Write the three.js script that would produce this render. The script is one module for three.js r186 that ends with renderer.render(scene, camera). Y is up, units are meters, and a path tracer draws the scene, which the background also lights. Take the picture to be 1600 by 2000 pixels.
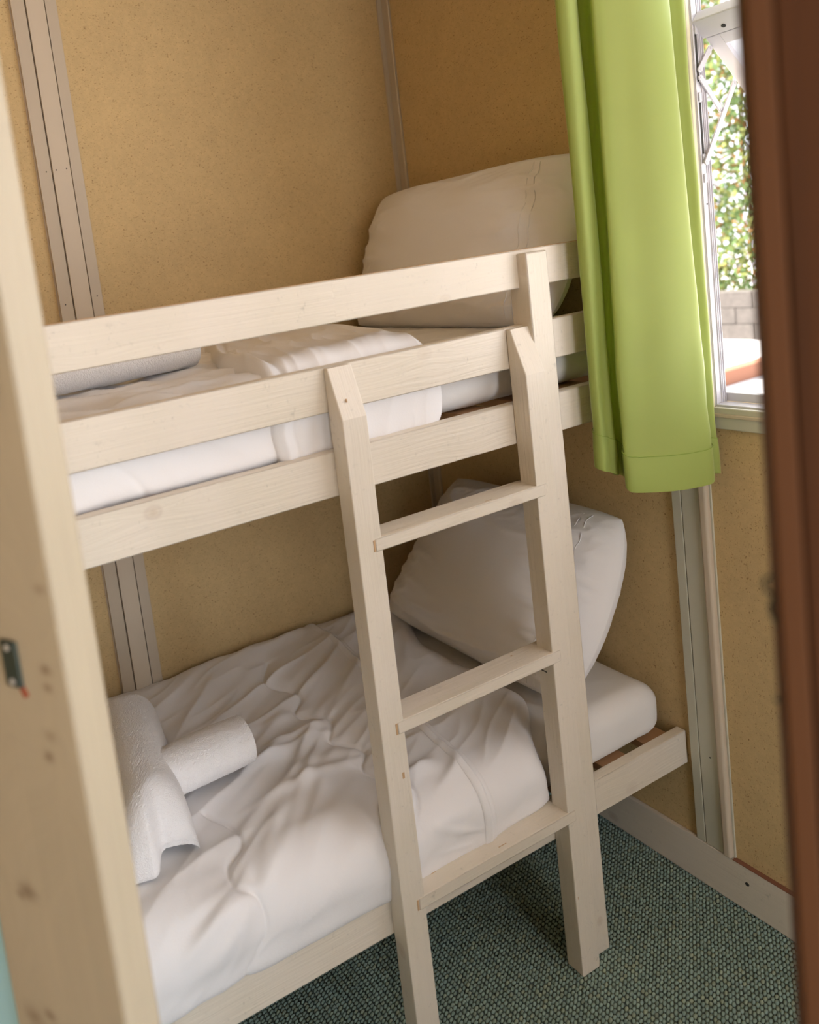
import * as THREE from 'three';
import { RoundedBoxGeometry } from 'three/addons/geometries/RoundedBoxGeometry.js';
import { ImprovedNoise } from 'three/addons/math/ImprovedNoise.js';
import { mergeGeometries, mergeVertices } from 'three/addons/utils/BufferGeometryUtils.js';

// ---------------------------------------------------------------- camera, sky, sun, exposure
const scene = new THREE.Scene();
const camera = new THREE.PerspectiveCamera(2 * Math.atan(1000 / 1519.855) * 180 / Math.PI, 0.8, 0.02, 80);
camera.position.set(-1.5768, 1.562, 1.9139);
camera.rotation.order = 'YXZ';
camera.rotation.set(-0.1154, -0.4112, -0.1436);
camera.setViewOffset(1600, 2000, 800 - 390.2, 1000 - 713.8, 1600, 2000);   // the photograph is an off-centre crop
camera.focus = 1.65;
camera.userData.fStop = 2.9;

scene.background = new THREE.Color().setRGB(0.93, 0.97, 1.05);
scene.backgroundIntensity = 1.0;

const sun = new THREE.DirectionalLight(new THREE.Color().setRGB(1.0, 0.95, 0.86), 7.0);
sun.position.set(-2.6, 10, -5.0); sun.target.position.set(0.3, 1.4, 0.6);
sun.castShadow = true; sun.shadow.mapSize.set(2048, 2048);
Object.assign(sun.shadow.camera, { left: -12, right: 12, top: 12, bottom: -12, near: 0.5, far: 40 });
scene.add(sun, sun.target);

const renderer = new THREE.WebGLRenderer({ antialias: true });
renderer.toneMapping = THREE.LinearToneMapping;
renderer.toneMappingExposure = 3.9;
renderer.shadowMap.enabled = true;

// ---------------------------------------------------------------- helpers
let seed = 7;
const rnd = () => { seed = (seed * 1664525 + 1013904223) % 4294967296; return seed / 4294967296; };
const rr = (a, b) => a + (b - a) * rnd();
const PN = new ImprovedNoise();
const n2 = (x, y, z = 0.37) => PN.noise(x + 31.7, y + 17.3, z);
const fbm = (x, y, z = 0.37, o = 4) => { let s = 0, a = 0.5; for (let i = 0; i < o; i++) { s += a * n2(x, y, z + i * 5.1); x *= 2.03; y *= 2.03; a *= 0.5; } return s; };
const ridge = (x, y, z = 0.37, p = 3) => Math.pow(1 - Math.min(1, Math.abs(n2(x, y, z)) * 1.6), p);
const sst = (a, b, x) => { const t = Math.min(1, Math.max(0, (x - a) / (b - a))); return t * t * (3 - 2 * t); };
const lerp = (a, b, t) => a + (b - a) * t;
const taken = {};
const numbered = (n) => { const k = (taken[n] = (taken[n] ?? -1) + 1); return k ? n + '_' + String(k).padStart(3, '0') : n; };
function info(o, label, category, group, kind) {
  if (label) o.userData.label = label;
  if (category) o.userData.category = category;
  if (group) o.userData.group = group;
  if (kind) o.userData.kind = kind;
  return o;
}
function mesh(name, geo, mat, parent, pos) {
  const m = new THREE.Mesh(geo, mat); m.name = parent ? name : numbered(name); m.castShadow = m.receiveShadow = true;
  if (pos) m.position.set(...pos);
  (parent ?? scene).add(m); return m;
}
function thing(name, label, category, pos = [0, 0, 0], group, kind) {
  const g = new THREE.Group(); g.name = numbered(name); g.position.set(...pos); scene.add(g);
  return info(g, label, category, group, kind);
}
// box between two corners with softened edges; u runs along the long axis, in metres
function board(a, b, { r = 0.0025, along, seg = 1, off = true } = {}) {
  const s = [0, 1, 2].map((i) => Math.abs(b[i] - a[i])), c = [0, 1, 2].map((i) => (a[i] + b[i]) / 2);
  const g = new RoundedBoxGeometry(s[0], s[1], s[2], seg, Math.min(r, Math.min(...s) * 0.45));
  const ax = along ?? s.indexOf(Math.max(...s)), p = g.attributes.position, n = g.attributes.normal, uv = g.attributes.uv;
  const ou = off ? rnd() * 3 : 0, ov = off ? rnd() * 3 : 0;
  for (let i = 0; i < p.count; i++) {
    const q = [p.getX(i), p.getY(i), p.getZ(i)], m = [n.getX(i), n.getY(i), n.getZ(i)].map(Math.abs), d = m.indexOf(Math.max(...m));
    const o = [0, 1, 2].filter((k) => k !== ax && k !== d)[0] ?? 1, l = d === ax ? [0, 1, 2].filter((k) => k !== ax)[1] : ax;
    uv.setXY(i, q[l] + c[l] + ou, q[o === l ? (o + 1) % 3 : o] + ov + d * 0.13);
  }
  g.translate(...c); return g;
}
function grid(nu, nv, f, uvf) {
  const pos = new Float32Array((nu + 1) * (nv + 1) * 3), uv = new Float32Array((nu + 1) * (nv + 1) * 2), idx = [];
  for (let j = 0; j <= nv; j++) for (let i = 0; i <= nu; i++) {
    const k = j * (nu + 1) + i, P = f(i / nu, j / nv), U = uvf ? uvf(i / nu, j / nv) : [i / nu, j / nv];
    pos.set(P, k * 3); uv.set(U, k * 2);
    if (i < nu && j < nv) idx.push(k, k + 1, k + nu + 2, k, k + nu + 2, k + nu + 1);
  }
  const g = new THREE.BufferGeometry();
  g.setAttribute('position', new THREE.BufferAttribute(pos, 3)); g.setAttribute('uv', new THREE.BufferAttribute(uv, 2)); g.setIndex(idx);
  g.computeVertexNormals(); return g;
}
const tube = (pts, r, seg = 24, rad = 6) => new THREE.TubeGeometry(new THREE.CatmullRomCurve3(pts.map((p) => new THREE.Vector3(...p))), seg, r, rad);

// ---------------------------------------------------------------- procedural textures
const wrapf = (n, p) => ((n % p) + p) % p;
function latticeNoise(period, s) {   // tileable value noise
  const t = new Float32Array(period * period); let q = s; for (let i = 0; i < t.length; i++) { q = (q * 1664525 + 1013904223) % 4294967296; t[i] = q / 4294967296; }
  return (x, y) => {
    const xi = Math.floor(x), yi = Math.floor(y), fx = x - xi, fy = y - yi, u = fx * fx * (3 - 2 * fx), v = fy * fy * (3 - 2 * fy);
    const a = t[wrapf(yi, period) * period + wrapf(xi, period)], b = t[wrapf(yi, period) * period + wrapf(xi + 1, period)], c = t[wrapf(yi + 1, period) * period + wrapf(xi, period)], d = t[wrapf(yi + 1, period) * period + wrapf(xi + 1, period)];
    return lerp(lerp(a, b, u), lerp(c, d, u), v) * 2 - 1;
  };
}
function tex(w, h, f, srgb, repeat) {
  const d = new Uint8Array(w * h * 4);
  for (let y = 0; y < h; y++) for (let x = 0; x < w; x++) {
    const c = f(x / w, y / h), k = (y * w + x) * 4;
    for (let i = 0; i < 3; i++) d[k + i] = Math.max(0, Math.min(255, Math.round((Array.isArray(c) ? c[i] : c) * 255)));
    d[k + 3] = 255;
  }
  const t = new THREE.DataTexture(d, w, h); t.wrapS = t.wrapT = THREE.RepeatWrapping; t.magFilter = THREE.LinearFilter; t.minFilter = THREE.LinearMipmapLinearFilter; t.generateMipmaps = true;
  if (srgb) t.colorSpace = THREE.SRGBColorSpace;
  if (repeat) t.repeat.set(...repeat);
  t.needsUpdate = true; return t;
}
const L8 = latticeNoise(8, 11), L32 = latticeNoise(32, 5), L128 = latticeNoise(128, 9), L512 = latticeNoise(512, 3);
// painted wood: 2 m x 0.5 m, fine grain along u, some knots showing through the paint
const knots = []; for (let i = 0; i < 11; i++) knots.push([rnd(), rnd(), rr(0.005, 0.010), rr(0.25, 0.7)]);
function knotField(u, v) {
  let k = 0, bend = 0, ring = 0;
  for (const [a, b, r, s] of knots) {
    let du = u - a, dv = v - b; du -= Math.round(du); dv -= Math.round(dv); du *= 2; dv *= 0.5;
    const d = Math.hypot(du * 0.75, dv), q = d / r;
    k = Math.max(k, s * Math.exp(-q * q * 1.1)); ring = Math.max(ring, s * Math.exp(-Math.pow((q - 1.25) * 3.2, 2)));
    bend += Math.sign(dv) * 0.02 * Math.exp(-Math.pow(du / 0.06, 2) - Math.pow(dv / 0.05, 2));
  }
  return [k, bend, ring];
}
const paintTex = tex(2048, 512, (u, v) => {
  const [k, bend, ring] = knotField(u, v), w = v + bend;
  const g = 0.55 * L128(u * 16, w * 128) + 0.45 * L512(u * 64, w * 512), m = L8(u * 8, v * 2) * 0.6 + L32(u * 32, v * 8) * 0.4;
  const spot = Math.pow(Math.max(0, L512(u * 512, v * 128) * L128(u * 128, v * 32)), 3) * 0.5;
  const t = 1 + 0.010 * g + 0.022 * m - spot * 0.3;
  return [0.87 * t - 0.10 * k - 0.05 * ring, 0.828 * t - 0.13 * k - 0.06 * ring, 0.765 * t - 0.15 * k - 0.05 * ring + 0.012 * m];
}, true, [0.5, 2]);
const paintBump = tex(1024, 512, (u, v) => { const [, bend] = knotField(u, v); return 0.5 + 0.22 * L128(u * 12, (v + bend) * 128) + 0.2 * L512(u * 50, (v + bend) * 512); }, false, [0.5, 2]);
// knotty board of the door post: u is height / 2 m, v across the wide face / 0.5 m
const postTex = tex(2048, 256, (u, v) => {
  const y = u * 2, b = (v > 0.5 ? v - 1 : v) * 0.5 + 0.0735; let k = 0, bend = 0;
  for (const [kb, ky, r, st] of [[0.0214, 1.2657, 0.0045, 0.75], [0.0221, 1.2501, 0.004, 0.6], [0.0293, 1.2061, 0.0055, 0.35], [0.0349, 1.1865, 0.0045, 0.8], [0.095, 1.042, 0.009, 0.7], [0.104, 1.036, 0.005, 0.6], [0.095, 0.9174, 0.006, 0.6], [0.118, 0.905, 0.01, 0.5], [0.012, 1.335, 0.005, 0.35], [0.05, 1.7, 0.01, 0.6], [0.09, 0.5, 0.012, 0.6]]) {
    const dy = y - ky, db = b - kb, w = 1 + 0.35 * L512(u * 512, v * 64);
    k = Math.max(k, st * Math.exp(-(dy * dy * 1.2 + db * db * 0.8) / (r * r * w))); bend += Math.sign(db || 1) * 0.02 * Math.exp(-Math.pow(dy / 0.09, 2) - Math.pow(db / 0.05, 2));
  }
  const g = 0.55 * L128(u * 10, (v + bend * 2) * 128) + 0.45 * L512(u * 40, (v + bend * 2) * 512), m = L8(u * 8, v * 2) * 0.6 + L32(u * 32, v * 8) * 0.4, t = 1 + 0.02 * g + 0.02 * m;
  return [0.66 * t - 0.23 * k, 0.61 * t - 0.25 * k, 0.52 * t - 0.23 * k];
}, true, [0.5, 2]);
// chipboard wall panel: 1 m tile of fine brown flecks
const boardTex = tex(1024, 1024, (u, v) => {
  const f1 = L512(u * 512, v * 512), f2 = L128(u * 128, v * 128), f3 = L32(u * 32, v * 32), f4 = L8(u * 8, v * 8);
  const fleck = Math.pow(Math.max(0, f1 * 0.7 + L512(v * 256 + 37, u * 512 + 11) * 0.5 - 0.52), 1) * 1.3, pale = Math.max(0, -f1 - 0.35) * 0.09;
  const t = 1 + 0.02 * f2 + 0.012 * f3 + 0.014 * f4 + 0.035 * f1 + pale;
  return [0.79 * t - fleck * 0.40, 0.682 * t - fleck * 0.42, 0.49 * t - fleck * 0.38];
}, true);
const brownTex = tex(1024, 512, (u, v) => {
  const b = 0.02 * L8(u * 4, v * 8), g = L128(u * 4, (v + b) * 64) * 0.6 + L512(u * 12, (v + b) * 300) * 0.4, s = L32(u * 1 + 3, v * 18);
  let k = 0; for (const [a, c, r] of [[0.1, 0.2, 0.02], [0.36, 0.62, 0.025], [0.55, 0.3, 0.02], [0.78, 0.7, 0.02], [0.93, 0.45, 0.022]]) { const du = (u - a) * 2, dv = (v - c) * 0.5; k = Math.max(k, Math.exp(-(du * du * 0.6 + dv * dv * 0.35) / (r * r))); }
  const t = 1 + 0.3 * g + 0.25 * s;
  return [0.215 * t * (1 - 0.75 * k), 0.122 * t * (1 - 0.72 * k), 0.052 * t * (1 - 0.6 * k)];
}, true, [0.5, 2]);
const weaveBump = tex(512, 512, (u, v) => 0.5 + 0.2 * Math.sin(u * Math.PI * 256) * Math.sin(v * Math.PI * 256) + 0.15 * L128(u * 128, v * 128), false, [4, 4]);
const terryBump = tex(512, 512, (u, v) => 0.5 + 0.12 * L128(u * 128, v * 128) + 0.3 * L512(u * 256, v * 256), false, [4, 4]);
const concTex = tex(512, 512, (u, v) => { const t = 1 + 0.06 * L32(u * 32, v * 32) + 0.05 * L128(u * 128, v * 128) + 0.06 * L8(u * 8, v * 8); return [0.33 * t, 0.305 * t, 0.285 * t]; }, true);

// ---------------------------------------------------------------- materials
const S = (o) => new THREE.MeshStandardMaterial({ roughness: 0.8, ...o });
const P = (o) => new THREE.MeshPhysicalMaterial({ roughness: 0.8, ...o });
const rgb = (r, g, b) => new THREE.Color().setRGB(r, g, b);
const M = {
  wall: S({ map: boardTex, roughness: 0.72 }),
  ceil: S({ color: rgb(0.66, 0.52, 0.35) }),
  paint: S({ map: paintTex, bumpMap: paintBump, bumpScale: 0.0006, roughness: 0.42 }),
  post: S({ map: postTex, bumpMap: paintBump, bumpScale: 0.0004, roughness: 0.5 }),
  rawTop: S({ color: rgb(0.72, 0.52, 0.34), map: paintTex, roughness: 0.7 }),
  trim: S({ color: rgb(0.52, 0.435, 0.325), roughness: 0.5 }),
  trimPale: S({ color: rgb(0.58, 0.485, 0.365), roughness: 0.5 }),
  trimGrey: S({ color: rgb(0.56, 0.54, 0.43), roughness: 0.5 }),
  casing: S({ color: rgb(0.66, 0.60, 0.41), roughness: 0.5 }),
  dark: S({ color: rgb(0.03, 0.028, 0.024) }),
  linen: P({ color: rgb(0.84, 0.82, 0.82), roughness: 0.85, bumpMap: weaveBump, bumpScale: 0.0002, sheen: 0.15, sheenRoughness: 0.6 }),
  sheet: P({ color: rgb(0.78, 0.76, 0.74), roughness: 0.85, bumpMap: weaveBump, bumpScale: 0.0002 }),
  terry: P({ color: rgb(0.90, 0.89, 0.90), roughness: 1, bumpMap: terryBump, bumpScale: 0.0018, sheen: 0.4, sheenRoughness: 0.8 }),
  curtain: P({ color: rgb(0.47, 0.56, 0.12), roughness: 0.7, transmission: 0.42, thickness: 0, side: THREE.DoubleSide, sheen: 0.3, sheenRoughness: 0.5 }),
  alu: S({ color: rgb(0.62, 0.605, 0.635), roughness: 0.35 }),
  steel: S({ color: rgb(0.7, 0.69, 0.7), roughness: 0.35, metalness: 0.6 }),
  frost: P({ color: rgb(0.92, 0.92, 0.94), roughness: 0.9, transmission: 0.5, thickness: 0 }),
  brown: P({ map: brownTex, roughness: 0.7, specularIntensity: 0.25 }),
  edgeLit: P({ color: rgb(0.085, 0.034, 0.012), roughness: 0.7, specularIntensity: 0.25 }),  // lighter than the planks: light on the door edge put into the colour
  plate: S({ color: rgb(0.035, 0.05, 0.042), roughness: 0.45, metalness: 0.3 }),
  rust: S({ color: rgb(0.30, 0.07, 0.03), roughness: 0.9 }),
  slat: S({ color: rgb(0.42, 0.24, 0.12), roughness: 0.6 }),
  loop: S({ color: rgb(1, 1, 1), roughness: 0.95 }),
  back: S({ color: rgb(0.07, 0.095, 0.08), roughness: 1 }),
  teal: S({ color: rgb(0.36, 0.62, 0.70), roughness: 0.5 }),
  conc: S({ map: concTex, roughness: 0.9 }),
  ground: S({ color: rgb(0.58, 0.55, 0.545), roughness: 0.95 }),
  terra: S({ color: rgb(0.22, 0.09, 0.05), roughness: 0.8 }),
  leaf: P({ color: rgb(1, 1, 1), roughness: 0.9, specularIntensity: 0.3, transmission: 0.3, thickness: 0, side: THREE.DoubleSide }),
  bark: S({ color: rgb(0.16, 0.11, 0.07), roughness: 0.9 }),
};

// ---------------------------------------------------------------- room shell
const RX = -2.2, RZ = 2.9, CEIL = 2.42, T = 0.06;
function struct(name, geos, mat, label, cat) { const m = mesh(name, mergeGeometries(geos), mat); return info(m, label, cat, null, 'structure'); }
const slab = (a, b) => board(a, b, { r: 0.0004, off: false });
{
  const floorBase = struct('floor', [slab([RX - T, -0.08, -T], [T, -0.0045, RZ + T])], M.back, 'grey-green woven loop carpet floor beneath the bunk bed', 'floor');
  const lg = new THREE.SphereGeometry(0.5, 7, 4, 0, Math.PI * 2, 0, Math.PI * 0.55); lg.scale(0.0125, 0.0085, 0.0078);
  const PX = 0.0117, PZ = 0.0078, nx = Math.floor(1.532 / PX) + 2, nz = Math.floor(1.62 / PZ);
  const im = new THREE.InstancedMesh(lg, M.loop, nx * nz); im.name = 'carpet_loops'; im.castShadow = im.receiveShadow = true;
  const d = new THREE.Object3D(), col = new THREE.Color(); let k = 0;
  for (let i = 0; i < nx; i++) for (let j = 0; j < nz; j++) {
    d.position.set(-1.54 + i * PX + rr(-0.0008, 0.0008), -0.0045, 0.05 + j * PZ + rr(-0.0006, 0.0006)); d.rotation.set(0, 0.35 + rr(-0.15, 0.15), 0); d.scale.setScalar(rr(0.9, 1.06)); d.updateMatrix(); im.setMatrixAt(k, d.matrix);
    const t = rr(0.85, 1.14), w = rnd() < 0.12 ? 1.12 : 1; im.setColorAt(k++, col.setRGB(0.24 * t * w, 0.325 * t, 0.285 * t / w));
  }
  info(im, null, null, null, 'stuff'); floorBase.add(im);
}
struct('ceiling', [slab([RX - T, CEIL, -T], [T, CEIL + 0.08, RZ + T])], M.ceil, 'pale flat ceiling above the bunk bed', 'ceiling');
struct('wall_back', [slab([RX - T, -0.08, -T], [T, CEIL, 0])], M.wall, 'tan flecked chipboard wall behind the long side of the bunk bed', 'wall');
struct('wall_left', [slab([RX - T, -0.08, 0], [RX, CEIL, RZ])], M.wall, 'tan flecked chipboard wall beyond the foot of the bed', 'wall');
const WZ0 = 0.897, WZ1 = 2.72, WY0 = 1.145, WY1 = 2.28;  // unseen far width and extra height added to let in more daylight
struct('wall_right', [slab([0, -0.08, 0], [T, WY0, RZ]), slab([0, WY1, 0], [T, CEIL, RZ]), slab([0, WY0, 0], [T, WY1, WZ0 - 0.03]), slab([0, WY0, WZ1 + 0.03], [T, WY1, RZ])], M.wall, 'pale flecked chipboard wall with the window at the pillow end', 'wall');
// front wall with the wide outside door that lets daylight in behind the camera
const DX0 = -1.95, DX1 = -0.45, DY = 2.34;
struct('wall_front', [slab([RX - T, -0.08, RZ], [DX0, CEIL, RZ + T]), slab([DX1, -0.08, RZ], [T, CEIL, RZ + T]), slab([DX0, DY, RZ], [DX1, CEIL, RZ + T])], M.wall, 'chipboard wall with the wide doorway facing the bunk bed', 'wall');
{ // baseboard along the window wall
  const bb = info(mesh('baseboard_right', board([-0.012, 0, 0.02], [0, 0.1097, RZ], { r: 0.003 }), M.paint), 'cream painted baseboard with a screw hole under the window wall', 'baseboard', null, 'structure');
  const h = mesh('screw_hole_shade', new THREE.CylinderGeometry(0.0042, 0.0042, 0.002, 12), M.dark, bb, [-0.0122, 0.07, 0.903]); h.rotation.z = Math.PI / 2;  // dark disc paints the shade inside the hole
  const gap = mesh('joint_line', board([-0.0128, 0.1093, 0.874], [-0.001, 0.1112, 1.6], { r: 0.0004 }), M.terra, bb); info(gap, 'reddish joint line along the top edge');
}
{ // jointed cover strip on the back wall
  const g = thing('trim_1', 'three-part grey-beige cover strip on the wall behind the bed', 'trim', [0, 0, 0], null, 'structure');
  mesh('backing', slab([-1.1, 0, 0.0], [-0.987, CEIL, 0.0025]), M.trim, g);
  mesh('cover_strip', board([-1.098, 0, 0.002], [-1.0650, CEIL, 0.014], { r: 0.0012 }), M.trim, g);
  mesh('cover_strip', board([-1.0624, 0, 0.002], [-1.0175, CEIL, 0.017], { r: 0.0012 }), M.trimPale, g);
  mesh('cover_strip', board([-1.0149, 0, 0.002], [-0.9865, CEIL, 0.014], { r: 0.0012 }), M.trim, g);
  for (const [x, y, z] of [[-1.078, 1.86, 0.014], [-1.0535, 1.862, 0.017], [-1.0275, 1.864, 0.017], [-1.084, 1.535, 0.014], [-1.0, 1.545, 0.014]]) { const n = mesh('nail_head', new THREE.CylinderGeometry(0.0017, 0.0017, 0.001, 10), M.dark, g, [x, y, z]); n.rotation.x = Math.PI / 2; }
}
{ // corner bead where the two walls meet
  const g = thing('trim_2', 'narrow grey bead in the corner between the two walls', 'trim', [0, 0, 0], null, 'structure');
  mesh('corner_strip', board([-0.02, 0, 0.0], [-0.0005, CEIL, 0.006], { r: 0.001 }), M.trim, g);
  mesh('corner_strip', board([-0.006, 0, 0.006], [0, CEIL, 0.036], { r: 0.001 }), M.trim, g);
  mesh('seam_bead', board([-0.008, 0, 0.028], [-0.0005, CEIL, 0.036], { r: 0.003, seg: 2 }), M.trimPale, g);
}
{ // upright trim on the window wall, beside the window
  const g = thing('trim_3', 'grooved pale upright strip on the window wall below the curtain', 'trim', [0, 0, 0], null, 'structure');
  mesh('backing', slab([-0.004, 0.11, 0.791], [0, CEIL, 0.876]), M.trimGrey, g);
  mesh('cover_strip', board([-0.010, 0.11, 0.7925], [-0.002, CEIL, 0.813], { r: 0.0015 }), M.trimGrey, g);
  mesh('cover_strip', board([-0.010, 0.11, 0.8145], [-0.002, CEIL, 0.8535], { r: 0.0015 }), M.trimGrey, g);
  mesh('raised_bead', board([-0.018, 0.11, 0.8555], [-0.002, CEIL, 0.874], { r: 0.006, seg: 3 }), M.trimPale, g);
  const n = mesh('nail_head', new THREE.CylinderGeometry(0.0017, 0.0017, 0.001, 10), M.dark, g, [-0.0103, 0.335, 0.838]); n.rotation.z = Math.PI / 2;
}
// ---------------------------------------------------------------- window
{
  const w = thing('window_1', 'white metal window pushed open on scissor stays beside the green curtain', 'window', [0, 0, 0], null, 'structure');
  const c = (a, b, m = M.alu, n = 'frame_bar', r = 0.0015) => mesh(n, board(a, b, { r }), m, w);
  c([-0.012, WY0 - 0.045, 0.8745], [0, WY1 + 0.05, 0.897], M.casing, 'casing', 0.003);
  c([-0.012, WY0 - 0.045, 0.897], [0, WY0, WZ1 + 0.045], M.trimGrey, 'casing', 0.003);
  c([-0.016, WY0 - 0.02, 0.897], [-0.01, WY0 - 0.012, WZ1 + 0.045], M.trimPale, 'casing_bead', 0.002);
  c([-0.012, WY1, 0.897], [0, WY1 + 0.05, WZ1], M.casing, 'casing', 0.003);
  c([-0.012, WY0, WZ1], [0, WY1 + 0.05, WZ1 + 0.045], M.casing, 'casing', 0.003);
  // aluminium frame inside the opening
  c([0.0, WY0, 0.867], [0.034, WY1, 0.897]);
  c([0.0, WY0 - 0.003, 0.897], [0.034, WY0 + 0.004, WZ1]);
  c([0.034, WY0 + 0.004, 0.867], [0.05, WY0 + 0.022, WZ1]);
  c([0.0, WY1 - 0.004, 0.897], [0.034, WY1 + 0.03, WZ1]);
  c([0.0, WY0, WZ1], [0.034, WY1, WZ1 + 0.03]);
  c([0.0, WY0, 1.727], [0.034, WY1, 1.767], M.alu, 'added_mullion');  // open bay beyond this bar is unseen, added to brighten the bed
  // glazing grooves of the jamb: thin raised lips
  for (const x of [0.002, 0.0195, 0.0245, 0.0315]) c([x - 0.0009, WY0 + 0.004, 0.896], [x + 0.0009, WY1 - 0.004, 0.8995], M.alu, 'frame_lip', 0.0006);
  // stay track: channel with sliders; slots are dark strips painting the shade inside
  c([0.0045, 1.60, 0.8965], [0.0165, 2.0, 0.8985], M.steel, 'stay_track', 0.0005);
  c([0.0078, 1.795, 0.8984], [0.0132, 1.885, 0.8992], M.dark, 'track_slot_shade', 0.0002);
  c([0.0078, 1.655, 0.8984], [0.0132, 1.755, 0.8992], M.dark, 'track_slot_shade', 0.0002);
  for (const y of [1.894, 1.765, 1.645, 1.607]) c([0.0068, y - 0.009, 0.8985], [0.0142, y + 0.009, 0.9015], M.steel, 'track_slider', 0.001);
  const pin = mesh('screw_hole_shade', new THREE.CylinderGeometry(0.0016, 0.0016, 0.001, 8), M.dark, w, [0.0105, 1.556, 0.8998]); pin.rotation.x = Math.PI / 2;  // hole shade painted as a small dark disc
  const arm = (a, b, z, wd = 0.011, n = 'stay_arm') => {   // flat bar with round ends between two pivots
    const dx = b[0] - a[0], dy = b[1] - a[1], l = Math.hypot(dx, dy), h = wd / 2, s = new THREE.Shape();
    s.moveTo(0, -h); s.lineTo(l, -h); s.absarc(l, 0, h, -Math.PI / 2, Math.PI / 2); s.lineTo(0, h); s.absarc(0, 0, h, Math.PI / 2, Math.PI * 1.5);
    const g = new THREE.ExtrudeGeometry(s, { depth: 0.0022, bevelEnabled: true, bevelSize: 0.0004, bevelThickness: 0.0004, bevelSegments: 1, curveSegments: 8 });
    const m = mesh(n, g, M.alu, w, [a[0], a[1], z]); m.rotation.z = Math.atan2(dy, dx);
    for (const q of [0, l]) { const p = mesh('rivet', new THREE.CylinderGeometry(0.002, 0.002, 0.0012, 10), M.steel, m, [q, 0, 0.0028]); p.rotation.x = Math.PI / 2; }
    return m;
  };
  arm([0.012, 1.817], [0.0475, 1.857], 0.9005);
  arm([0.013, 1.801], [0.068, 1.738], 0.9005);
  arm([0.0095, 1.638], [0.112, 1.787], 0.9035);
  // awning sash: hangs from its top edge, bottom pushed out
  const sash = new THREE.Group(); sash.name = 'sash'; w.add(sash); sash.position.set(0.043, 1.884, 0); sash.rotation.z = 0.81;   // local -y runs down the sash
  const b = (a, e, m = M.alu, n = 'sash_bar') => mesh(n, board(a, e, { r: 0.001 }), m, sash);
  const z0 = 0.9025, z1 = 1.72, H = 0.86;
  b([-0.012, -H, z0], [0.012, 0.0, z0 + 0.026]); b([-0.012, -H, z1 - 0.026], [0.012, 0, z1]);
  b([-0.012, -0.026, z0 + 0.026], [0.012, 0, z1 - 0.026]); b([-0.012, -H, z0 + 0.026], [0.012, -H + 0.03, z1 - 0.026]);
  b([-0.003, -H + 0.03, z0 + 0.024], [0.003, -0.026, z1 - 0.024], M.frost, 'frosted_pane');
  // open channel along the top of the sash
  b([-0.013, 0.002, z0 - 0.004], [-0.0105, 0.046, z1]); b([-0.0105, 0.043, z0 - 0.004], [0.016, 0.046, z1]); b([-0.0105, 0.002, z0 - 0.004], [0.016, 0.0045, z1]); b([0.0, 0.014, z0], [0.0025, 0.03, z1]);
  const hole = mesh('drain_hole_shade', new THREE.CylinderGeometry(0.0042, 0.0042, 0.001, 12), M.dark, sash, [-0.0133, 0.016, 0.945]); hole.rotation.z = Math.PI / 2;  // dark disc in place of a hole, its shade painted in
}
// ---------------------------------------------------------------- bunk bed
const BX0 = -1.83, ZF = 0.78, RT = 0.022;   // rails: front face ZF, thickness RT
{
  const bed = thing('bunk_bed', 'cream painted wooden bunk bed with two guard rails on the upper bunk', 'bed', [0, 0, 0]);
  const part = (n, a, b, o, m = M.paint) => mesh(n, board(a, b, o), m, bed);
  for (const [n, y0, y1] of [['guard_rail', 1.4461, 1.5204], ['guard_rail', 1.294, 1.3743], ['side_rail', 1.1441, 1.2248], ['side_rail', 0.2889, 0.369]]) {
    const r = part(n, [BX0, y0, ZF - RT], [-0.003, y1, ZF], { r: 0.0022 });
    if (y1 > 1.5) mesh('worn_edge', board([BX0 + 0.002, y1 - 0.0006, ZF - RT + 0.0022], [-0.004, y1 + 0.0005, ZF - 0.0018], { r: 0.0002 }), M.rawTop, r);
  }
  part('post', [-0.3853, 0, ZF - 0.024], [-0.3284, 1.5135, ZF + 0.0228], { r: 0.003 });
  part('post', [BX0, 0, ZF - 0.024], [BX0 + 0.057, 1.5135, ZF + 0.0228], { r: 0.003 });
  for (const [y0, y1] of [[1.1441, 1.2248], [0.2889, 0.369]]) {
    part('wall_rail', [BX0, y0, 0.015], [-0.01, y1, 0.035]);
    part('slat_ledge', [BX0, y0 + 0.03, ZF - RT - 0.022], [-0.01, y0 + 0.054, ZF - RT]);
    for (let k = 0; k < 13; k++) { const x = BX0 + 0.08 + k * 0.137; part('slat', [x, y0 + 0.054, 0.04], [x + 0.075, y0 + 0.072, ZF - RT - 0.002], { r: 0.002 }, M.slat); }
  }
}
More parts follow.
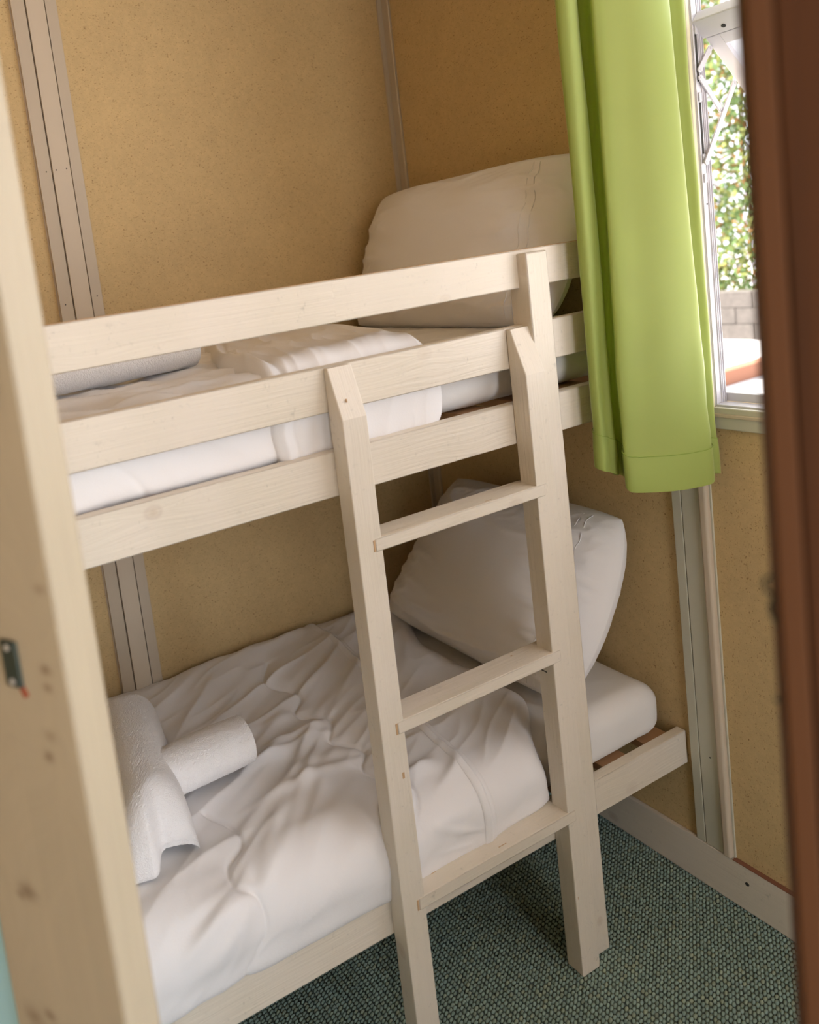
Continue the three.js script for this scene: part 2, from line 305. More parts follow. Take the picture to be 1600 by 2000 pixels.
{ // ladder
  const lad = thing('bunk_ladder', 'cream painted ladder with three flat rungs leaning on the bunk bed', 'ladder', [0, 0, ZF]);
  const D = 0.0405;
  for (const [x0, x1] of [[-0.8544, -0.8036], [-0.4321, -0.3813]]) {
    // side profile: top cut slanting back
    const s = new THREE.Shape(); s.moveTo(0.001, 0); s.lineTo(D, 0); s.lineTo(D, 1.284); s.lineTo(0.012, 1.372); s.lineTo(0.001, 1.372); s.closePath();
    const g = new THREE.ExtrudeGeometry(s, { depth: x1 - x0 - 0.004, bevelEnabled: true, bevelSize: 0.002, bevelThickness: 0.002, bevelOffset: -0.002, bevelSegments: 2 });
    g.rotateY(-Math.PI / 2); g.translate(x1 - 0.002, 0, 0);
    const p = g.attributes.position, uv = g.attributes.uv, n = g.attributes.normal, o = rnd() * 2;
    for (let i = 0; i < p.count; i++) uv.setXY(i, p.getY(i) + o, (Math.abs(n.getX(i)) > 0.6 ? p.getZ(i) + 0.2 : p.getX(i)) + o);
    mesh('stile', g, M.paint, lad);
  }
  for (const y of [1.066, 0.723, 0.374]) {
    const r = mesh('rung', board([-0.8185, y - 0.0245, -0.013], [-0.4105, y, D + 0.0012], { r: 0.0022 }), M.paint, lad);
    mesh('rung_end', board([-0.8225, y - 0.023, 0.03], [-0.8185, y - 0.002, D + 0.0009], { r: 0.0005 }), M.rawTop, r);
  }
  for (const [x, y, z, w, h, d] of [[-0.756, 0.3741, 0.008, 0.012, 0.0004, 0.003], [-0.60, 0.3741, 0.03, 0.02, 0.0004, 0.0016], [-0.55, 1.0661, 0.034, 0.016, 0.0004, 0.0014], [-0.5, 0.7231, 0.0, 0.005, 0.0004, 0.003], [-0.818, 0.62, D, 0.005, 0.012, 0.0003], [-0.4255, 0.18, D, 0.002, 0.006, 0.0003], [-0.836, 1.315, 0.0325, 0.002, 0.006, 0.002]]) mesh('scuff_mark', board([x - w / 2, y - h / 2, z - d / 2], [x + w / 2, y + h / 2, z + d / 2 + 0.0001], { r: 0.0001 }), M.rawTop, lad);
  const nk = mesh('saw_notch_shade', board([-0.4327, 0.672, 0.0], [-0.424, 0.6745, 0.022], { r: 0.0004 }), M.dark, lad);  // dark bar paints the shade within the cut
  info(nk, 'saw cut with its shade painted dark');
}
// ---------------------------------------------------------------- bedding
// base surface: rounded block; s in metres measured from the back edge over the top and down the front
function blockProfile(yTop, yBot, zb, zf, r, rb) {
  const flat = zf - r - zb, arc = r * Math.PI / 2, drop = yTop - r - yBot - rb, arc2 = rb * Math.PI / 2, tot = flat + arc + drop + arc2;
  const f = (s) => {
    if (s <= flat) return [zb + s, yTop, 0, 1];
    s -= flat; if (s <= arc) { const t = s / r; return [zf - r + r * Math.sin(t), yTop - r + r * Math.cos(t), Math.sin(t), Math.cos(t)]; }
    s -= arc; if (s <= drop) return [zf, yTop - r - s, 1, 0];
    s -= drop; const t = Math.min(s, arc2) / rb; return [zf - rb + rb * Math.cos(t), yBot + rb - rb * Math.sin(t), Math.cos(t), -Math.sin(t)];
  };
  f.total = tot; f.flat = flat; f.drop = flat + arc + drop; return f;
}
function mattress(name, label, x0, x1, yTop, yBot, zf, group) {
  const prof = blockProfile(yTop, yBot, 0.03, zf, 0.045, 0.045);
  const g = grid(150, 110, (u, v) => {
    const x = lerp(x0, x1, u), s = v * prof.total, [z, y, nz, ny] = prof(s), e = Math.max(0, (x - (x1 - 0.05)) / 0.05);
    const rd = 1 - Math.sqrt(Math.max(0, 1 - e * e));                                             // rounded head end
    const h = 0.0025 * fbm(x * 6, s * 7, 1.3) + 0.0018 * ridge(x * 5 + s * 3, s * 12, 2.2) - 0.04 * rd;
    const wob = s > prof.flat ? 0.006 * n2(x * 7, 0.4, 4.4) : 0;
    return [x - 0.012 * rd * 0, y + ny * h + (nz > 0.5 ? wob * 0.3 : 0), z + nz * (h + wob)];
  }, (u, v) => [u * (x1 - x0), v * prof.total]);
  const capS = []; // head end face
  const ng = 60; const end = grid(ng, 8, (u, v) => { const [z, y, nz, ny] = prof(u * prof.total), k = 0.04 + 0 * v, zz = z - nz * k, yy = y - ny * k; return [x1 + 0.004 * Math.sin(v * Math.PI), lerp(yy, (yTop + yBot) / 2, v), lerp(zz, (0.03 + zf) / 2, v)]; });
  const under = grid(40, 4, (u, v) => [lerp(x0, x1, u), yBot + 0.001, lerp(zf - 0.035, 0.03, v)]);
  const m = mesh(name, mergeGeometries([g, end, under]), M.sheet);
  return info(m, label, 'mattress', group);
}
mattress('mattress', 'mattress in a white fitted sheet on the upper bunk', -1.79, -0.03, 1.345, 1.222, 0.742);
mattress('mattress', 'mattress in a white fitted sheet on the lower bunk', -1.79, -0.035, 0.487, 0.363, 0.757);

// a quilt: puffed layer laid on a block profile
const segDist = (px, py, a, b) => { const dx = b[0] - a[0], dy = b[1] - a[1], t = Math.max(0, Math.min(1, ((px - a[0]) * dx + (py - a[1]) * dy) / (dx * dx + dy * dy))); return [Math.hypot(px - a[0] - t * dx, py - a[1] - t * dy), t]; };
function polyDist(px, py, pts) { let d = 1e9; for (let i = 0; i + 1 < pts.length; i++) d = Math.min(d, segDist(px, py, pts[i], pts[i + 1])[0]); return d; }
function smoothPts(pts, n = 60) { return new THREE.CatmullRomCurve3(pts.map((p) => new THREE.Vector3(p[0], p[1], 0))).getPoints(n).map((p) => [p.x, p.y]); }
{
  // lower duvet
  const prof = blockProfile(0.492, 0.364, 0.012, 0.777, 0.07, 0.012);
  const SX = [smoothPts([[-0.736, 0.13], [-0.786, 0.21], [-0.749, 0.285], [-0.7525, 0.325], [-0.797, 0.375], [-0.7475, 0.44], [-0.771, 0.485], [-0.796, 0.515], [-0.75, 0.58], [-0.79, 0.625], [-0.775, 0.67], [-0.74, 0.72], [-0.80, 0.78]]),
    smoothPts([[-1.12, 0.56], [-1.09, 0.62], [-1.0954, 0.67], [-1.14, 0.70], [-1.146, 0.735], [-1.116, 0.755], [-1.112, 0.79], [-1.14, 0.83], [-1.16, 0.86], [-1.12, 0.90]])];
  // crease lines (start, end, width, height): folds that fan out from the middle seam towards the foot and the front edge
  const F = [];
  for (let k = 0; k < 16; k++) { const a = [rr(-0.86, -0.74), rr(0.30, 0.62)], l = rr(0.14, 0.34), t = rr(2.35, 3.2); F.push([a, [a[0] + Math.cos(t) * l, a[1] + Math.sin(t) * l], rr(0.009, 0.018), rr(0.004, 0.0085)]); }
  for (let k = 0; k < 12; k++) { const a = [rr(-1.14, -1.10), rr(0.72, 0.75)], l = rr(0.1, 0.24), t = rr(2.0, 3.05); F.push([a, [a[0] + Math.cos(t) * l, a[1] + Math.sin(t) * l], rr(0.007, 0.013), rr(0.003, 0.007)]); }
  for (let k = 0; k < 10; k++) { const a = [rr(-0.98, -0.8), rr(0.55, 0.72)], l = rr(0.15, 0.3), t = rr(2.2, 2.75); F.push([a, [a[0] + Math.cos(t) * l, a[1] + Math.sin(t) * l], rr(0.010, 0.02), rr(0.002, 0.006)]); }
  for (let k = 0; k < 9; k++) { const a = [rr(-0.66, -0.60), rr(0.60, 0.86)], l = rr(0.08, 0.16), t = rr(2.7, 3.5); F.push([a, [a[0] + Math.cos(t) * l, a[1] + Math.sin(t) * l], rr(0.006, 0.011), rr(0.003, 0.007)]); }
  const hemX = (s) => lerp(-0.525, -0.612, sst(0, 0.75, s)) + 0.006 * Math.sin(s * 9);
  const endX = (s) => lerp(-0.225, -0.335, sst(0, 0.3, s)) - 0.095 * sst(0.6, 0.76, s) + 0.008 * Math.sin(s * 14);
  const H = (x, s) => {
    const a = (-x * 0.87 + s * 0.5), b = (x * 0.5 + s * 0.87);
    let h = 0.034 + 0.013 * fbm(x * 4.2, s * 4.2, 0.9, 2) + 0.010 * (ridge(a * 2.2, b * 8, 3.1, 2) - 0.5) * (1 - 0.6 * sst(0.66, 0.8, s)) + 0.0035 * (ridge(a * 5, b * 21, 6.3, 2) - 0.4);
    for (const [p, q, w, k] of F) { const [d, t] = segDist(x, s, p, q); if (d < w * 3) h += k * Math.exp(-(d * d) / (w * w)) * Math.sin(Math.PI * Math.min(1, t * 0.9 + 0.1)); }
    for (const q of SX) { const d = polyDist(x, s, q); if (d < 0.05) h -= 0.006 * Math.exp(-Math.pow(d / 0.0045, 2)) + 0.006 * Math.exp(-Math.pow(d / 0.02, 2)); }
    const hd = x - hemX(s); h += (hd > 0 ? -0.007 * sst(0, 0.06, hd) - 0.006 : 0.003 * Math.exp(-Math.pow(hd / 0.03, 2)));       // step down past the hem
    h *= 1 - 0.45 * sst(prof.flat + 0.06, prof.drop, s);
    const back = Math.max(0, Math.min(1, (0.05 - s) / 0.05)); h = h * (1 - 0.6 * back * back) + 0.012 * back * fbm(x * 9, 3, 2);
    const end = Math.max(0, Math.min(1, (endX(s) - x) / 0.045)); h *= Math.sqrt(1 - (1 - end) * (1 - end));
    const bot = Math.max(0, Math.min(1, (prof.total - s) / 0.03)); h *= 0.25 + 0.75 * Math.sqrt(1 - (1 - bot) * (1 - bot));
    return Math.max(0.002, h);
  };
  const at = (x, s) => { const [z, y, nz, ny] = prof(s), h = H(x, s), hem = 0.007 * n2(x * 5, 0.7, 3.3) * sst(prof.flat + 0.05, prof.total, s); return [x, y + ny * h + hem + 0.010 * sst(-0.82, -0.5, x) * sst(prof.flat + 0.1, prof.total, s), Math.max(0.004, z + nz * h * 0.62)]; };
  const g = grid(420, 260, (u, v) => { const s = v * prof.total, x = lerp(-1.80, endX(s), u); return at(x, s); }, (u, v) => [u * 1.4, v]);
  const d = thing('duvet', 'crumpled white quilted duvet spread over the lower bunk', 'duvet');
  mesh('quilt', g, M.linen, d);
  const hem = grid(10, 160, (u, v) => { const s = 0.01 + v * (prof.total - 0.02), x = hemX(s) + (u - 0.5) * 0.034, p = at(x, s), [, , nz, ny] = prof(s), e = 0.0028 * Math.sin(Math.PI * Math.min(1, Math.max(0, u))) ** 0.4 + 0.0006; return [p[0], p[1] + ny * e, p[2] + nz * e]; }, (u, v) => [u * 0.034, v]);
  mesh('hem_band', hem, M.linen, d);
}
{
  // upper duvet with its end turned back
  const prof = blockProfile(1.350, 1.216, 0.02, 0.752, 0.045, 0.03);
  const d = thing('duvet', 'white duvet with its end turned back on the upper bunk', 'duvet');
  const tuck = smoothPts([[-1.30, 0.74], [-1.255, 0.765], [-1.195, 0.835], [-1.197, 0.87]]);
  const H = (x, s) => {
    let h = 0.020 + 0.012 * fbm(x * 5, s * 5, 4.9, 2) + 0.014 * (ridge(x * 4 + s * 3, s * 12 - x * 5, 1.1, 2) - 0.4) + 0.006 * (ridge(x * 8 + s * 3, s * 16 - x * 6, 2.7, 2) - 0.4);
    h -= 0.006 * Math.exp(-Math.pow(polyDist(x, s, tuck) / 0.006, 2));
    h *= 1 - 0.7 * sst(prof.flat + 0.02, prof.flat + 0.1, s);
    const bot = Math.max(0, Math.min(1, (prof.total - s) / 0.02)); h *= Math.sqrt(1 - (1 - bot) * (1 - bot));
    return Math.max(0.002, h);
  };
  const xa = (s) => lerp(-0.80, -0.965, sst(0.05, 0.72, s)) + 0.01 * Math.sin(s * 11) + 0.03 * sst(0.78, 0.9, s), xb = (s) => lerp(-0.50, -0.585, sst(0.2, 0.75, s)) - 0.02 * sst(0.78, 0.9, s) + 0.006 * Math.sin(s * 17);
  mesh('quilt', grid(220, 160, (u, v) => { const s = v * prof.total, x = lerp(-1.79, xa(s) + 0.035, u), [z, y, nz, ny] = prof(s), h = H(x, s); return [x, y + ny * h, z + nz * h * 0.7]; }, (u, v) => [u, v]), M.linen, d);
  const fold = grid(200, 180, (u, v) => {
    const s = v * prof.total, x = lerp(xa(s), xb(s), u), [z, y, nz, ny] = prof(s), w = xb(s) - xa(s);
    const eL = Math.min(1, u * w / 0.022), eR = Math.min(1, (1 - u) * w / 0.05);
    let h = 0.046 + 0.012 * fbm(x * 6, s * 5, 7.7, 2) + 0.010 * (ridge(x * 10 + s * 2, s * 3.2, 5.2, 2) - 0.4) + 0.005 * (ridge(x * 22 + s * 5, s * 6, 8.2, 2) - 0.4);
    h *= 1 - 0.45 * sst(prof.flat + 0.02, prof.flat + 0.12, s);
    h = (h + 0.006 * Math.exp(-Math.pow((u * w - 0.02) / 0.008, 2)) - 0.004 * Math.exp(-Math.pow((u * w - 0.038) / 0.005, 2))) * Math.sqrt(1 - (1 - eL) ** 2) * Math.sqrt(1 - (1 - eR) ** 2);
    const bot = Math.max(0, Math.min(1, (prof.total - s) / 0.03)); h *= Math.sqrt(1 - (1 - bot) ** 2);
    h = Math.max(0.003, h);
    return [x + 0.02 * eR * 0, y + ny * h, z + nz * h * 0.5];
  }, (u, v) => [u * 0.4, v]);
  mesh('turned_back_end', fold, M.linen, d);
  mesh('tucked_knot', (() => { const g = new THREE.SphereGeometry(0.014, 20, 14), p = g.attributes.position; for (let i = 0; i < p.count; i++) { const k = 1 + 0.5 * n2(p.getX(i) * 90, p.getY(i) * 90, p.getZ(i) * 90); p.setXYZ(i, p.getX(i) * k * 1.3, p.getY(i) * k * 0.9, p.getZ(i) * k); } g.computeVertexNormals(); return g; })(), M.linen, d, [-0.905, 1.243, 0.752]);
}
// pillows
function pillow(label, W, Hh, Tk, place, sd, seamU) {
  const shape = (u, v, side) => {
    const au = Math.abs(u), av = Math.abs(v);
    const t = Tk / 2 * Math.pow(Math.max(0, 1 - Math.pow(au, 3.2)), 0.62) * Math.pow(Math.max(0, 1 - Math.pow(av, 2.8)), 0.6);
    const cr = 1 - 0.055 * Math.pow(au * av, 4), x = u * W / 2 * cr * (1 + (u > 0 ? 0.05 : 0.0) * (1 - v * v) * au), y = v * Hh / 2 * cr * (1 - 0.02 * (1 - u * u) * av);
    const rim = Math.max(au, av), wr = 0.011 * (ridge(u * 1.8 + sd, v * 4.5 + u * 1.2, sd, 2) - 0.4) * sst(0.25, 0.8, rim) * sst(1.0, 0.86, rim) + 0.003 * (ridge(u * 7 + v * 3, v * 9 - u * 4, sd + 3, 2) - 0.4) * sst(0.5, 0.8, rim) * sst(1.0, 0.86, rim) + 0.008 * fbm(u * 1.6, v * 1.6, sd + 1, 2) * sst(1, 0.8, rim);
    const live = Math.min(1, t / 0.02);
    return [x, y, side * (t + (wr + 0.0035) * live)];
  };
  const gs = [1, -1].map((side) => grid(110, 90, (a, b) => { const u = (a * 2 - 1), v = (b * 2 - 1); const q = (w) => Math.sign(w) * (1 - Math.pow(1 - Math.abs(w), 1.35)); return place(shape(side * q(u), q(v), side)); }, (a, b) => [a * W, b * Hh]));
  const g = mergeVertices(mergeGeometries(gs), 1e-5); g.computeVertexNormals();
  const t = thing('pillow', label, 'pillow');
  mesh('pillowcase', g, M.linen, t);
  for (const su of seamU) mesh('stitched_seam', tube(Array.from({ length: 26 }, (_, i) => { const v = -0.93 + 1.86 * i / 25, p = shape(su + 0.03 * (1 - v * v), v, 1); return place([p[0], p[1], p[2] + 0.0001]); }), 0.0012, 120, 5), M.linen, t);
  return t;
}
{
  // leaning pillow: local x -> world z, local y -> up the lean, local z -> towards the foot of the bed
  const lean = (c, ang, roll, roll2, sag) => {
    const up = [Math.sin(ang), Math.cos(ang)], no = [-Math.cos(ang), Math.sin(ang)];
    return ([x, y, z]) => {
      const xr = x + y * lerp(roll, roll2, sst(-0.3, 0.3, x)), yr = y, b = sag(xr, yr);
      return [Math.min(-0.004, c[0] + yr * up[0] + (z + b) * no[0]), c[1] + yr * up[1] + (z + b) * no[1], c[2] + xr];
    };
  };
  pillow('white pillow propped against the wall at the head of the upper bunk', 0.70, 0.40, 0.18, lean([-0.165, 1.524, 0.372], 0.40, 0.0, 0.0, (x, y) => 0.02 * y + 0.25 * y * y), 2.4, [0.72, 0.77]);
  pillow('plump white pillow propped against the wall on the lower bunk', 0.60, 0.45, 0.21, lean([-0.178, 0.692, 0.432], 0.46, 0.28, 0.05, (x, y) => 0.3 * y * y - 0.05 * y), 5.8, [0.70, 0.77]);
}
// towels
function towel(label, place, L, R, turns, flat, sd, group, endCut) {
  const th = R / (turns + 0.6) * 0.86, N = Math.round(turns * 40), pts = [];
  const rad = (t) => 0.006 + (R - 0.006) * (t / turns) ** 0.9;
  const g0 = [];
  const layer = (side) => grid(N, 60, (u, v) => {
    const t = u * turns, a = t * Math.PI * 2 + sd, r = rad(t) - (side > 0 ? 0 : th * 0.9);
    const cut = endCut ? endCut(a, t / turns) : 0, w = lerp(-L / 2 + 0.006 * Math.sin(t * 3 + sd), L / 2 + 0.006 * Math.cos(t * 2.3 + sd) + cut, v);
    const nz = 0.0035 * fbm(w * 9, a * 0.9, sd) + 0.0011 * n2(w * 160, a * r * 160, sd) + 0.004 * Math.sin(v * Math.PI) * 0.6 + 0.0009 * n2(w * 420, a * r * 420, 2);
    const rn = Math.max(0.001, r + nz);
    return place([w, rn * Math.sin(a) * flat, rn * Math.cos(a)]);
  }, (u, v) => [u * turns * R * 4, v * L]);
  const ends = [0, 1].map((e) => grid(N, 2, (u, v) => {
    const t = u * turns, a = t * Math.PI * 2 + sd, r = rad(t) - v * th * 0.9, cut = e && endCut ? endCut(a, t / turns) : 0;
    const w = e ? L / 2 + 0.006 * Math.cos(t * 2.3 + sd) + cut : -L / 2 + 0.006 * Math.sin(t * 3 + sd);
    const rn = Math.max(0.001, r + 0.0035 * fbm(w * 9, a * 0.9, sd));
    return place([w + (e ? 1 : -1) * 0.003 * Math.sin(v * Math.PI), rn * Math.sin(a) * flat, rn * Math.cos(a)]);
  }));
  const lip = grid(60, 6, (u, v) => { const a = turns * Math.PI * 2 + sd, b = (v - 0.5) * Math.PI, r = rad(turns) - th * 0.45 + th * 0.45 * Math.sin(b), da = th * 0.45 * Math.cos(b) / R, cut = endCut ? endCut(a, 1) : 0; const w = lerp(-L / 2, L / 2 + cut, u); return place([w, r * Math.sin(a + da) * flat, r * Math.cos(a + da)]); });
  return info(mesh('rolled_towel', mergeGeometries([layer(1), layer(-1), ...ends, lip]), M.terry), label, 'towel', group);
}
{
  const frame = (c, dir, tilt = 0) => { const l = Math.hypot(dir[0], dir[1]), dx = dir[0] / l, dz = dir[1] / l; return ([w, y, x]) => [c[0] + w * dx - x * dz, c[1] + y + w * tilt, c[2] + w * dz + x * dx]; };
  // big towel: a flattened roll whose near end sags onto the bed in two lobes
  const big = frame([-1.20, 0.531, 0.458], [-0.085, 0.42], 0), LA = 0.42, HW = 0.071;
  const lim = (x) => LA / 2 + 0.025 - 0.035 * sst(0.02, -0.012, x), cutAt = (x) => lim(x) - 0.003 * sst(0.010, -0.002, x);
  const hgt = (w, x) => {
    const tq = Math.min(1, Math.max(0, (lim(x) - w) / 0.085)), tn = Math.sqrt(1 - (1 - tq) ** 2), tf = Math.min(1, Math.max(0, (w + LA / 2) / 0.03)), q = Math.abs(x) / HW;
    return 0.112 * Math.pow(Math.max(0, 1 - Math.pow(q, 2.6)), 0.45) * Math.pow(tn, 1.15) * Math.sqrt(1 - (1 - tf) ** 2);
  };
  const skinAt = (u, v, lo) => {
    const q = v * 2 - 1, x = Math.sign(q) * HW * (1 - Math.pow(1 - Math.abs(q), 1.7)), w = lerp(-LA / 2, cutAt(x), 1 - Math.pow(1 - u, 1.6));
    const h = 0.008 + hgt(w, x) + 0.004 * fbm(w * 12, x * 14, 1.9, 3) + 0.0012 * n2(w * 260, x * 260, 4);
    return big([w - lo * 0.002, lerp(h, Math.max(0.001, h - 0.011), lo), x * (1 + 0.05 * fbm(w * 8, 2, 1))]);
  };
  const skin = (lo) => grid(150, 90, (u, v) => skinAt(u, v, lo), (u, v) => [u * LA, v * 0.2]);
  const rim = grid(90, 4, (u, v) => skinAt(1, u, v), (u, v) => [u * 0.2, v * 0.011]);
  info(mesh('rolled_towel', mergeGeometries([skin(0), skin(1), rim]), M.terry), 'large white bath towel in a long flattened roll lying across the lower bunk', 'towel');
  towel('small rolled white hand towel tucked beside the larger towel roll', frame([-1.08, 0.590, 0.512], [0.97, -0.03], 0), 0.19, 0.062, 2.6, 0.88, 0.6);
  towel('rolled white towel at the foot of the upper bunk behind the guard rails', frame([-1.15, 1.424, 0.475], [0.99, -0.10], 0), 0.38, 0.058, 2.8, 0.86, 2.1);
}
// ---------------------------------------------------------------- curtain
{
  const c = thing('curtain', 'lime green fabric curtain gathered at the side of the window', 'curtain');
  const bottom = [[-0.10, 0.800], [-0.17, 0.797], [-0.235, 0.800], [-0.2615, 0.818], [-0.256, 0.829], [-0.236, 0.826], [-0.222, 0.832], [-0.214, 0.826], [-0.203, 0.806], [-0.192, 0.802], [-0.190, 0.815], [-0.206, 0.838], [-0.2335, 0.8585], [-0.229, 0.866], [-0.19, 0.883], [-0.145, 0.903], [-0.10, 0.917], [-0.070, 0.923], [-0.058, 0.918], [-0.062, 0.905], [-0.085, 0.893], [-0.07, 0.889], [-0.048, 0.908], [-0.036, 0.917], [-0.026, 0.911], [-0.03, 0.897], [-0.05, 0.885]];
  const top = [[-0.10, 0.800], [-0.17, 0.797], [-0.235, 0.800], [-0.2615, 0.818], [-0.252, 0.832], [-0.232, 0.833], [-0.212, 0.822], [-0.198, 0.810], [-0.186, 0.799], [-0.178, 0.796], [-0.172, 0.806], [-0.186, 0.832], [-0.2135, 0.8545], [-0.208, 0.863], [-0.172, 0.884], [-0.136, 0.905], [-0.10, 0.914], [-0.078, 0.910], [-0.066, 0.899], [-0.07, 0.888], [-0.082, 0.880], [-0.066, 0.880], [-0.044, 0.897], [-0.034, 0.906], [-0.026, 0.904], [-0.032, 0.892], [-0.05, 0.882]];
  const cb = new THREE.CatmullRomCurve3(bottom.map(([x, z]) => new THREE.Vector3(x, 0, z)), false, 'centripetal'), ct = new THREE.CatmullRomCurve3(top.map(([x, z]) => new THREE.Vector3(x, 0, z)), false, 'centripetal');
  const N = 300, B = Array.from({ length: N + 1 }, (_, i) => cb.getPoint(i / N)), Tt = Array.from({ length: N + 1 }, (_, i) => ct.getPoint(i / N));
  const yb = (u) => 1.008 + 0.018 * Math.sin(u * 17 + 0.6) * 0.4 + 0.05 * sst(0.55, 0.1, u) + 0.006 * sst(0.7, 0.9, u);
  const at = (u, y, e = 0) => {
    const i = Math.min(N - 1, Math.max(1, Math.round(u * N))), k = sst(0.95, 2.1, y), x = lerp(B[i].x, Tt[i].x, k), z = lerp(B[i].z, Tt[i].z, k);
    const tx = lerp(B[i + 1].x - B[i - 1].x, Tt[i + 1].x - Tt[i - 1].x, k), tz = lerp(B[i + 1].z - B[i - 1].z, Tt[i + 1].z - Tt[i - 1].z, k), l = Math.hypot(tx, tz) || 1;
    const d = e + 0.006 * fbm(u * 5, y * 2.2, 5.5, 3) + 0.003 * n2(u * 14, y * 9, 2.2) * sst(1.5, 1.1, y);
    return [x - tz / l * d, y, z + tx / l * d];
  };
  mesh('fabric', grid(N, 140, (u, v) => at(u, lerp(2.2, yb(u), v)), (u, v) => [u, v * 1.2]), M.curtain, c);
  mesh('bottom_hem', grid(N, 14, (u, v) => at(u, yb(u) + 0.075 * (1 - v), 0.0012 + 0.0012 * Math.sin(Math.PI * v) ** 0.5), (u, v) => [u, v * 0.1]), M.curtain, c);
  mesh('stitch_line', tube(Array.from({ length: 160 }, (_, i) => { const u = 0.01 + 0.98 * i / 159; return at(u, yb(u) + 0.0735, 0.0028); }), 0.0006, 320, 4), S({ color: rgb(0.24, 0.34, 0.04) }), c);
  const rod = thing('curtain_rod', 'slim white rod holding the green curtain above the window', 'curtain rod');
  const rg = new THREE.CylinderGeometry(0.008, 0.008, 1.2, 16); rg.rotateX(Math.PI / 2);
  mesh('rod', rg, M.alu, rod, [-0.1, 2.215, 1.36]);
  for (const z of [0.80, 1.92]) mesh('bracket', board([-0.11, 2.2, z - 0.006], [0, 2.23, z + 0.006]), M.alu, rod);
}
// ---------------------------------------------------------------- doorway: pale post and brown door, both close to the camera
function upright(name, K, dirA, lenA, dirB, lenB, y0, y1, mat, parent, r = 0.004, off = true) {   // box with one vertical edge at K, faces along dirA and dirB
  const g = board([0, y0, 0], [lenA, y1, lenB], { r, along: 1, seg: 2, off });
  const m = mesh(name, g, mat, parent), X = new THREE.Vector3(dirA[0], 0, dirA[1]), Z = new THREE.Vector3(dirB[0], 0, dirB[1]), Y = new THREE.Vector3(0, 1, 0);
  m.applyMatrix4(new THREE.Matrix4().makeBasis(X, Y, Z).setPosition(K[0], 0, K[1])); return m;
}
{
  const p = thing('door_post', 'pale knotty painted door post with a dark latch plate beside the bunk bed', 'post', [-1.4715, 0, 1.322]);
  const A = [0.846, -0.532], Bd = [-0.532, -0.846];   // narrow face, wide face
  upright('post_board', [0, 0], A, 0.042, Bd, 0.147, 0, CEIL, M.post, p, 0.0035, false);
  const on = (b, y, o = 0) => [Bd[0] * b - A[0] * o, y, Bd[1] * b - A[1] * o], yaw = Math.atan2(-A[0], -A[1]);
  const pl = mesh('latch_plate', new RoundedBoxGeometry(0.019, 0.041, 0.004, 2, 0.0018), M.plate, p, on(0.060, 1.266, 0.0015)); pl.rotation.y = yaw;
  const ru = mesh('rust_stain', new RoundedBoxGeometry(0.007, 0.011, 0.0012, 1, 0.0005), M.rust, p, on(0.052, 1.2425, 0.0005)); ru.rotation.y = yaw; ru.rotation.z = 0.5;
  for (const y of [1.281, 1.251]) { const s = mesh('screw', new THREE.CylinderGeometry(0.0028, 0.0028, 0.0015, 12), M.steel, pl, [0, y - 1.266, 0.002]); s.rotation.x = Math.PI / 2; }
}
{
  const t = info(upright('turquoise_panel', [-1.4715 - 0.532 * 0.1545 + 0.846 * 0.01, 1.322 - 0.846 * 0.1545 - 0.532 * 0.01], [0.846, -0.532], 0.02, [-0.532, -0.846], 0.25, 0, 1.2, M.teal), 'pale turquoise board just behind the pale door post', 'panel');
}
{
  // brown door standing open beside the camera
  const v = [0.86, -0.51], r = [0.51, 0.86], c = Math.cos(0.1), s = Math.sin(0.1);
  const face = [r[0] * c + v[0] * s, r[1] * c + v[1] * s], edge = [-r[0] * s + v[0] * c, -r[1] * s + v[1] * c];
  const d = thing('door_1', 'dark brown knotty wooden door standing open near the window wall', 'door', [-1.1448, 0, 1.6625], null, 'structure');
  upright('door_edge', [0, 0], face, 0.012, edge, 0.034, 0.012, 2.03, M.edgeLit, d, 0.002);  // strip with the lit band of the edge painted in
  upright('door_stile', [face[0] * 0.0121, face[1] * 0.0121], face, 0.078, edge, 0.034, 0.012, 2.03, M.brown, d, 0.002);
  for (let k = 0; k < 4; k++) upright('door_plank', [face[0] * (0.0912 + k * 0.1312), face[1] * (0.0912 + k * 0.1312)], face, 0.13, edge, 0.034, 0.012, 2.03, M.brown, d, 0.004);
  const hk = (a, y) => [edge[0] * 0.012 - face[0] * a, y, edge[1] * 0.012 - face[1] * a];
  mesh('hook', tube([hk(0, 1.350), hk(0.004, 1.349), hk(0.0048, 1.343), hk(0.0015, 1.338), hk(0.003, 1.331), hk(0.0005, 1.322)], 0.0011, 24, 6), M.plate, d);
  mesh('screw', new THREE.SphereGeometry(0.0017, 10, 8), M.plate, d, hk(0.002, 1.276));
}
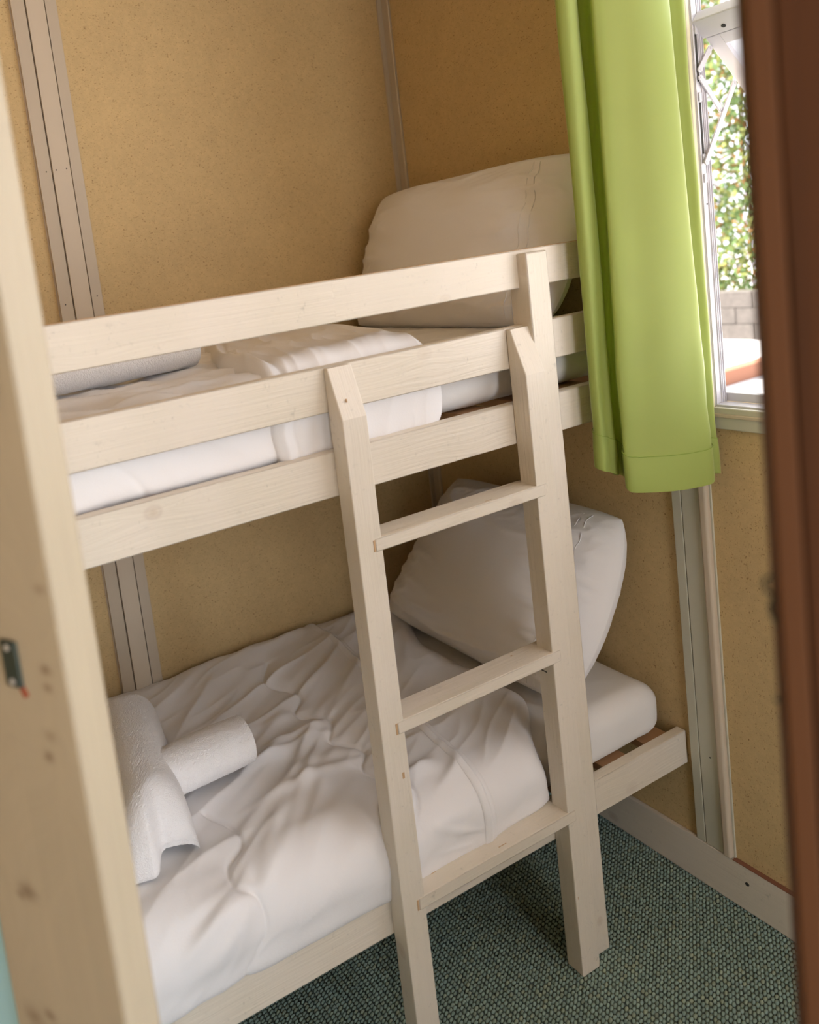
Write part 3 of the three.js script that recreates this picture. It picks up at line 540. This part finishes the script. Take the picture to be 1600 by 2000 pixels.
// ---------------------------------------------------------------- outside
{
  const gr = info(mesh('ground', slab([-8, -0.3, -16], [24, -0.085, 16]), M.ground), 'sunlit pale paved ground outside the window', 'ground', null, 'structure');
  const bm = info(mesh('garden_kerb', board([2.2, -0.085, -2.58], [7.0, 0.048, -2.456], { r: 0.006 }), M.terra), 'reddish brown timber kerb lying on the pale ground outside', 'kerb');
  const w = thing('garden_wall', 'low grey concrete block wall under the hedge outside', 'wall', [7.75, -0.085, 0]);
  for (let row = 0; row < 3; row++) for (let k = 0; k < 18; k++) { const z = -7.2 + k * 0.4 + (row % 2) * 0.2; mesh('block', board([rr(-0.006, 0.006), row * 0.19, z], [0.2, row * 0.19 + 0.184, z + 0.394], { r: 0.006 }), M.conc, w); }
  const h = thing('hedge', 'tall leafy flowering hedge above the block wall outside', 'hedge', [7.9, 0.42, -3.9]);
  for (let k = 0; k < 9; k++) { const z = -3 + k * 0.72; mesh('stem', tube([[0.7, -0.5, z], [0.75 + rr(-0.1, 0.1), 0.6, z + rr(-0.2, 0.2)], [0.8 + rr(-0.2, 0.2), 2.2, z + rr(-0.4, 0.4)], [0.8, 3.6, z + rr(-0.5, 0.5)]], 0.025, 16, 6), M.bark, h); }
  const ls = new THREE.Shape(); ls.moveTo(0, 0); ls.quadraticCurveTo(0.5, 0.35, 0, 1); ls.quadraticCurveTo(-0.5, 0.35, 0, 0);
  const lg = new THREE.ShapeGeometry(ls, 5), lp = lg.attributes.position; for (let i = 0; i < lp.count; i++) lp.setZ(i, -0.5 * lp.getX(i) ** 2 - 0.15 * lp.getY(i) ** 2); lg.computeVertexNormals();
  const NL = 52000, im = new THREE.InstancedMesh(lg, M.leaf, NL); im.name = 'leaves'; im.castShadow = im.receiveShadow = true;
  const o = new THREE.Object3D(), col = new THREE.Color();
  for (let i = 0; i < NL; i++) {
    const z = rr(-3.3, 3.3), y = rr(-0.12, 4.3), dep = 0.18 + 0.25 * fbm(z * 1.6, y * 1.6, 3.2, 3) + 1.1 * rnd() ** 1.3;
    o.position.set(dep, y, z); o.rotation.set(rr(-1.4, 1.4), rr(0, 6.28), rr(-1.4, 1.4)); o.scale.setScalar(rr(0.05, 0.10)); o.updateMatrix(); im.setMatrixAt(i, o.matrix);
    const k = rnd(), t = rr(0.88, 1.12);
    if (k < 0.05) col.setRGB(0.48, 0.44, 0.48); else if (k < 0.17) col.setRGB(0.30 * t, 0.16 * t, 0.06 * t); else if (k < 0.55) col.setRGB(0.23 * t, 0.25 * t, 0.075 * t); else col.setRGB(0.14 * t, 0.21 * t, 0.08 * t);
    im.setColorAt(i, col);
  }
  info(im, null, null, null, 'stuff'); h.add(im);
}
renderer.render(scene, camera);
